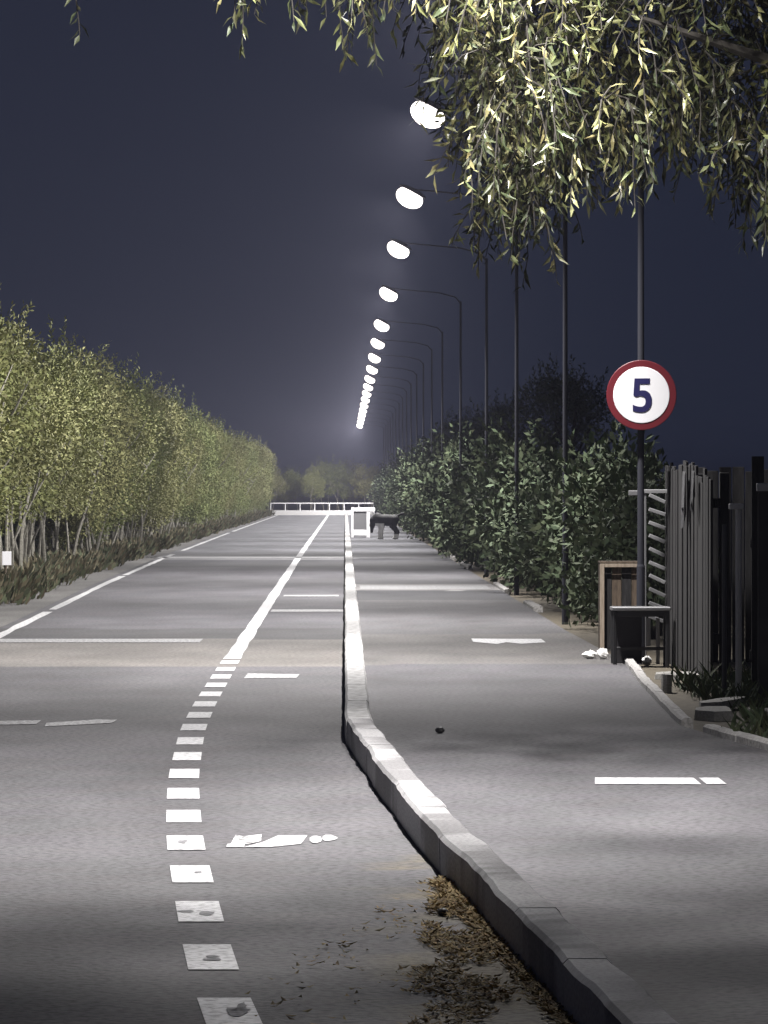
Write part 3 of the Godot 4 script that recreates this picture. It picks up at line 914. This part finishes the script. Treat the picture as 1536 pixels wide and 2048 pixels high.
	part("slat", boxmesh(Vector3(0.325, 0.2, -0.1), Vector3(0.37, 0.46, -0.08)), M.grey_metal, t)
	part("slat", boxmesh(Vector3(0.42, 0.03, -0.1), Vector3(0.455, 0.46, -0.08)), M.grey_metal, t)
	part("stretcher", boxmesh(Vector3(0.047, 0.16, -0.09), Vector3(0.5, 0.19, -0.07)), M.black, t)
	# litter by the bench
	for q in [[Vector3(2.36, -0.0, -41.3), Vector3(0.075, 0.075, 0.07), "white crumpled plastic bag on paving, left of the bench"], [Vector3(2.475, -0.0, -41.15), Vector3(0.055, 0.1, 0.06), "white crumpled plastic bag tucked against the bench leg"], [Vector3(2.63, -0.03, -40.25), Vector3(0.04, 0.05, 0.04), "small pale scrap under the dark bench"], [Vector3(2.835, -0.03, -40.3), Vector3(0.05, 0.085, 0.05), "pale bundle under the bench beside the slats"]]:
		var st := begin()
		var rows := []
		for j in 9:
			var row := []
			for i in 12:
				var a := TAU * i / 12.0
				var w := PI * j / 8.0
				var k := 1.0 + 0.45 * stain.get_noise_3d(cos(a) * 3.0 + q[0].x * 40.0, j * 0.9, sin(a) * 3.0)
				row.append(q[0] + Vector3(cos(a) * sin(w) * q[1].x * k, q[1].y * (1.0 - cos(w)) * k * 0.5, sin(a) * sin(w) * q[1].z * k))
			rows.append(row)
		var mid: Vector3 = q[0] + Vector3(0, q[1].y * 0.5, 0)
		for j in 8:
			for i in 12:
				face(st, [rows[j][i], rows[j][(i + 1) % 12], rows[j + 1][(i + 1) % 12], rows[j + 1][i]], mid)
		var b := part("plastic_bag" if q[0].x < 2.5 else "white_bundle", done(st), M.plastic_white, self)
		tag(b, q[2], "bag" if q[0].x < 2.5 else "rubbish")
	# broken slabs beside the edging
	var n := 0
	var names := ["flat broken concrete slab lying beside the curved edging", "tilted pale concrete slab with dark gap under it", "low concrete slab resting nearest the weeds", "upright broken concrete chunk behind the curved edging", "thin concrete slab at the bench foot"]
	for q in [[2.66, 30.9, 0.34, 0.9, 0.07, 0.0], [2.86, 32.2, 0.4, 0.5, 0.06, 0.12], [2.98, 30.4, 0.3, 0.6, 0.08, -0.05], [2.62, 34.9, 0.1, 0.3, 0.15, 0.0], [2.95, 37.6, 0.5, 0.9, 0.045, 0.0]]:
		var st := begin()
		var pts := blob(0, 0, q[2] / 2.0, q[3] / 2.0, 7, 0.22)
		var a := []
		var b := []
		for p in pts:
			a.append(Vector3(p.x, 0, p.y))
			b.append(Vector3(p.x * 0.95, q[4], p.y * 0.95))
		var m := Vector3(0, q[4] / 2.0, 0)
		for i in pts.size():
			var j := (i + 1) % pts.size()
			face(st, [a[i], a[j], b[j], b[i]], m)
		face(st, a, m)
		face(st, b, m)
		var o := part("broken_slab", done(st), M.slab, self)
		o.position = Vector3(q[0], -0.028 + absf(q[5]) * 0.14, -q[1])
		o.rotation.z = q[5]
		tag(o, names[n], "slab", "broken slabs beside the edging")
		n += 1

# ---------------------------------------------------------------- far end, barrier, small things
func build_far() -> void:
	var t := thing("far_railing", Vector3(-5.3, 0, -303.6), "low white railing on a white base closing the far end", "railing")
	part("base_wall", boxmesh(Vector3(0, -0.05, -0.1), Vector3(7.4, 0.34, 0.1)), M.white_paint, t)
	part("top_rail", boxmesh(Vector3(0, 0.8, -0.04), Vector3(7.4, 0.88, 0.04)), M.white_paint, t)
	for i in 8:
		part("post", boxmesh(Vector3(i * 1.04, 0.341, 0.002), Vector3(i * 1.04 + 0.07, 0.799, 0.04)), M.white_paint, t)
	t = thing("barrier", Vector3(0.24, 0, -152.0), "white frame barrier across the footpath beside the dog", "barrier")
	part("post", boxmesh(Vector3(0.52, 0, -0.04), Vector3(0.64, 0.93, 0.04)), M.white_paint, t)
	part("post", boxmesh(Vector3(-0.02, 0, -0.04), Vector3(0.06, 0.93, 0.04)), M.white_paint, t)
	part("top_rail", boxmesh(Vector3(-0.02, 0.931, -0.05), Vector3(0.82, 1.07, 0.05)), M.white_paint, t)
	part("bottom_rail", boxmesh(Vector3(0.061, 0.08, -0.03), Vector3(0.519, 0.28, 0.03)), M.white_paint, t)
	part("panel", boxmesh(Vector3(0.061, 0.281, -0.01), Vector3(0.519, 0.93, 0.01)), M.grey_metal, t)
	# white plate on a stake among the trees
	t = thing("marker_plate", Vector3(-5.17, -0.03, -65.6), "small square white plate on a stake among the left trees", "marker")
	t.rotation.y = 0.75
	part("plate", boxmesh(Vector3(-0.09, 0.52, -0.006), Vector3(0.09, 0.73, 0.006)), M.sign_white, t)
	part("stake", boxmesh(Vector3(-0.015, 0, -0.03), Vector3(0.015, 0.68, -0.0062)), M.wood, t)
	for q in [[0.63, 28.5, 0.028, "small dark stone on the footpath past the kerb bend"], [0.37, 16.2, 0.02, "small dark stone on the road beside the leaf litter"]]:
		var st := begin()
		ellipsoid(st, Vector3(q[2], q[2] * 0.8, q[2] * 1.5), -0.99, 0.99, Transform3D(Basis(Vector3.UP, 0.5), Vector3(q[0], q[2] * 0.75, -q[1])), 8, 5)
		var s := part("stone", done(st), M.black, self)
		tag(s, q[3], "stone")
	# dry leaves gathered against the kerb
	var ls := begin()
	rng.seed = 71
	for i in 13000:
		var d := rng.randf_range(9.0, 17.6)
		var reach := lerp_table([[9.0, 0.6], [13.0, 0.5], [15.0, 0.3], [17.5, 0.05]], d)
		var off := pow(rng.randf(), 1.5) * reach
		if rng.randf() < 0.08: off = rng.randf() * reach * 2.2
		if stain.get_noise_2d(off * 9.0, d * 3.0) < -0.05 and off > 0.06: continue
		var p := Vector3(lerp_table(KERB, d) - 0.012 - off, rng.randf_range(0.004, 0.022), -d)
		var a := rng.randf() * TAU
		var dir := Vector3(cos(a), rng.randf_range(-0.05, 0.35), sin(a)).normalized()
		var ac := (dir.cross(Vector3.UP).normalized() + Vector3(0, rng.randf_range(-0.6, 0.6), 0)).normalized()
		leaf(ls, p, dir, ac, rng.randf_range(0.015, 0.05), rng.randf_range(0.007, 0.018), tint(Color(0.22, 0.18, 0.085) if rng.randf() < 0.75 else Color(0.1, 0.078, 0.04), 0.4, 0.25))
	var lit := part("leaf_litter", done(ls), M.litter, self)
	tag(lit, "dry yellow-brown leaves gathered against the kerb", "leaf litter", "", "stuff")

# ---------------------------------------------------------------- the dog: one skin over a skeleton
func build_dog() -> void:
	# x: -0.45 head .. +0.6 tail, side on; each bone a tapered capsule, joined by a smooth minimum
	var B := [
		[Vector3(-0.24, 0.6, 0), Vector3(0.02, 0.6, 0), 0.2, 0.185],     # chest
		[Vector3(0.02, 0.6, 0), Vector3(0.24, 0.62, 0), 0.17, 0.165],      # loin
		[Vector3(-0.28, 0.7, 0), Vector3(-0.42, 0.6, 0), 0.14, 0.11],      # neck
		[Vector3(-0.42, 0.58, 0), Vector3(-0.45, 0.44, 0), 0.105, 0.09],    # skull, hung low
		[Vector3(-0.455, 0.42, 0), Vector3(-0.47, 0.24, 0), 0.065, 0.048],   # muzzle
		[Vector3(0.3, 0.72, 0), Vector3(0.48, 0.8, 0), 0.045, 0.035],        # tail
		[Vector3(0.48, 0.8, 0), Vector3(0.68, 0.83, 0), 0.035, 0.05],
		[Vector3(-0.4, 0.6, 0.07), Vector3(-0.37, 0.48, 0.1), 0.022, 0.012], # ears
		[Vector3(-0.4, 0.6, -0.07), Vector3(-0.37, 0.48, -0.1), 0.022, 0.012],
	]
	for s in [-1, 1]:
		var zf: float = 0.085 * s
		var fx: float = 0.03 * s
		B.append([Vector3(-0.2, 0.58, zf), Vector3(-0.17 + fx, 0.4, zf), 0.085, 0.065])
		B.append([Vector3(-0.17 + fx, 0.4, zf), Vector3(-0.19 + fx, 0.2, zf), 0.062, 0.05])
		B.append([Vector3(-0.19 + fx, 0.2, zf), Vector3(-0.18 + fx, 0.04, zf), 0.05, 0.046])
		B.append([Vector3(-0.18 + fx, 0.035, zf), Vector3(-0.24 + fx, 0.03, zf), 0.034, 0.028])
		B.append([Vector3(0.26, 0.62, zf), Vector3(0.2 + fx, 0.42, zf), 0.125, 0.08])      # thigh to knee, forward
		B.append([Vector3(0.2 + fx, 0.42, zf), Vector3(0.33 + fx, 0.24, zf), 0.072, 0.05]) # hock, backward
		B.append([Vector3(0.33 + fx, 0.24, zf), Vector3(0.3 + fx, 0.04, zf), 0.05, 0.044])
		B.append([Vector3(0.3 + fx, 0.035, zf), Vector3(0.24 + fx, 0.03, zf), 0.033, 0.027])
	var c := 0.02
	var lo := Vector3(-0.6, -0.04, -0.26)
	var nx := 68
	var ny := 48
	var nz := 26
	var f := PackedFloat32Array()
	f.resize(nx * ny * nz)
	for k in nz:
		for j in ny:
			for i in nx:
				var p := lo + Vector3(i, j, k) * c
				var sum := 0.0
				for b in B:
					var ab: Vector3 = b[1] - b[0]
					var h: float = clampf((p - b[0]).dot(ab) / ab.length_squared(), 0.0, 1.0)
					var dd: float = (p - b[0] - ab * h).length() - lerpf(b[2], b[3], h)
					if dd < 0.3: sum += exp(-dd * 70.0)
				f[i + nx * (j + ny * k)] = -log(max(sum, 1e-12)) / 70.0
	var at := {}
	var verts := []
	for k in nz - 1:
		for j in ny - 1:
			for i in nx - 1:
				var acc := Vector3.ZERO
				var cnt := 0
				var id := i + nx * (j + ny * k)
				for e in [[0, 0, 0, 1, 0, 0], [0, 1, 0, 1, 1, 0], [0, 0, 1, 1, 0, 1], [0, 1, 1, 1, 1, 1], [0, 0, 0, 0, 1, 0], [1, 0, 0, 1, 1, 0], [0, 0, 1, 0, 1, 1], [1, 0, 1, 1, 1, 1], [0, 0, 0, 0, 0, 1], [1, 0, 0, 1, 0, 1], [0, 1, 0, 0, 1, 1], [1, 1, 0, 1, 1, 1]]:
					var a := f[id + e[0] + nx * (e[1] + ny * e[2])]
					var b := f[id + e[3] + nx * (e[4] + ny * e[5])]
					if (a < 0.0) != (b < 0.0):
						var w := a / (a - b)
						acc += Vector3(e[0], e[1], e[2]).lerp(Vector3(e[3], e[4], e[5]), w)
						cnt += 1
				if cnt:
					at[id] = verts.size()
					verts.append(lo + (Vector3(i, j, k) + acc / cnt) * c)
	var st := SurfaceTool.new()
	st.begin(Mesh.PRIMITIVE_TRIANGLES)
	st.set_smooth_group(0)
	var emit := func(ids: Array, flip: bool) -> void:
		var order := [0, 1, 2, 0, 2, 3] if not flip else [0, 2, 1, 0, 3, 2]
		for o in order:
			var v: Vector3 = verts[ids[o]]
			var white: bool = (v.y < 0.5 and v.x < -0.08 and v.x > -0.36) or (v.y < 0.16 and v.x > 0.0) or (v.y < 0.56 and absf(v.z) < 0.08 and v.x < -0.02 and v.x > -0.34)
			st.set_color(Color(0.62, 0.61, 0.6) if white else Color(0.008, 0.008, 0.009))
			st.add_vertex(v)
	for k in range(1, nz - 1):
		for j in range(1, ny - 1):
			for i in range(1, nx - 1):
				var id := i + nx * (j + ny * k)
				var a := f[id] < 0.0
				if a != (f[id + 1] < 0.0): emit.call([at[id], at[id - nx], at[id - nx - nx * ny], at[id - nx * ny]], not a)
				if a != (f[id + nx] < 0.0): emit.call([at[id], at[id - nx * ny], at[id - nx * ny - 1], at[id - 1]], not a)
				if a != (f[id + nx * ny] < 0.0): emit.call([at[id], at[id - 1], at[id - 1 - nx], at[id - nx]], not a)
	st.generate_normals()
	var m := StandardMaterial3D.new()
	m.vertex_color_use_as_albedo = true
	m.roughness = 0.75
	var o := part("dog", st.commit(), m, self)
	o.position = Vector3(1.42, 0.003, -147.0)
	o.scale = Vector3.ONE * 1.08
	tag(o, "black dog with white forelegs, head lowered and tail straight out", "dog")

# ---------------------------------------------------------------- scene
func _ready() -> void:
	var cam := Camera3D.new()
	cam.name = "camera"
	cam.position = Vector3(0, 1.6, 0)
	cam.rotation_degrees = Vector3(-0.26, -0.52, 0)
	cam.fov = 13.61
	cam.near = 0.5
	cam.far = 2500.0
	add_child(cam)
	cam.current = true
	var env := Environment.new()
	env.background_mode = Environment.BG_SKY
	var sm := ProceduralSkyMaterial.new()
	sm.sky_top_color = Color8(30, 34, 51)
	sm.sky_horizon_color = Color8(35, 39, 54)
	sm.sky_curve = 0.2
	sm.ground_bottom_color = Color8(12, 12, 14)
	sm.ground_horizon_color = Color8(24, 26, 34)
	var sky := Sky.new()
	sky.sky_material = sm
	env.sky = sky
	env.tonemap_mode = Environment.TONE_MAPPER_LINEAR
	env.tonemap_exposure = 1.0
	env.fog_enabled = true
	env.fog_density = 0.0003
	env.fog_light_color = Color(0.9, 0.9, 1.0)
	env.sdfgi_enabled = true
	env.ssao_enabled = true
	env.ssil_enabled = true
	var we := WorldEnvironment.new()
	we.name = "world"
	we.environment = env
	add_child(we)
	make_materials()
	build_lamps()
	build_ground()
	build_kerbs()
	build_plants()
	build_overhang()
	build_sign()
	build_corner()
	build_far()
	build_dog()
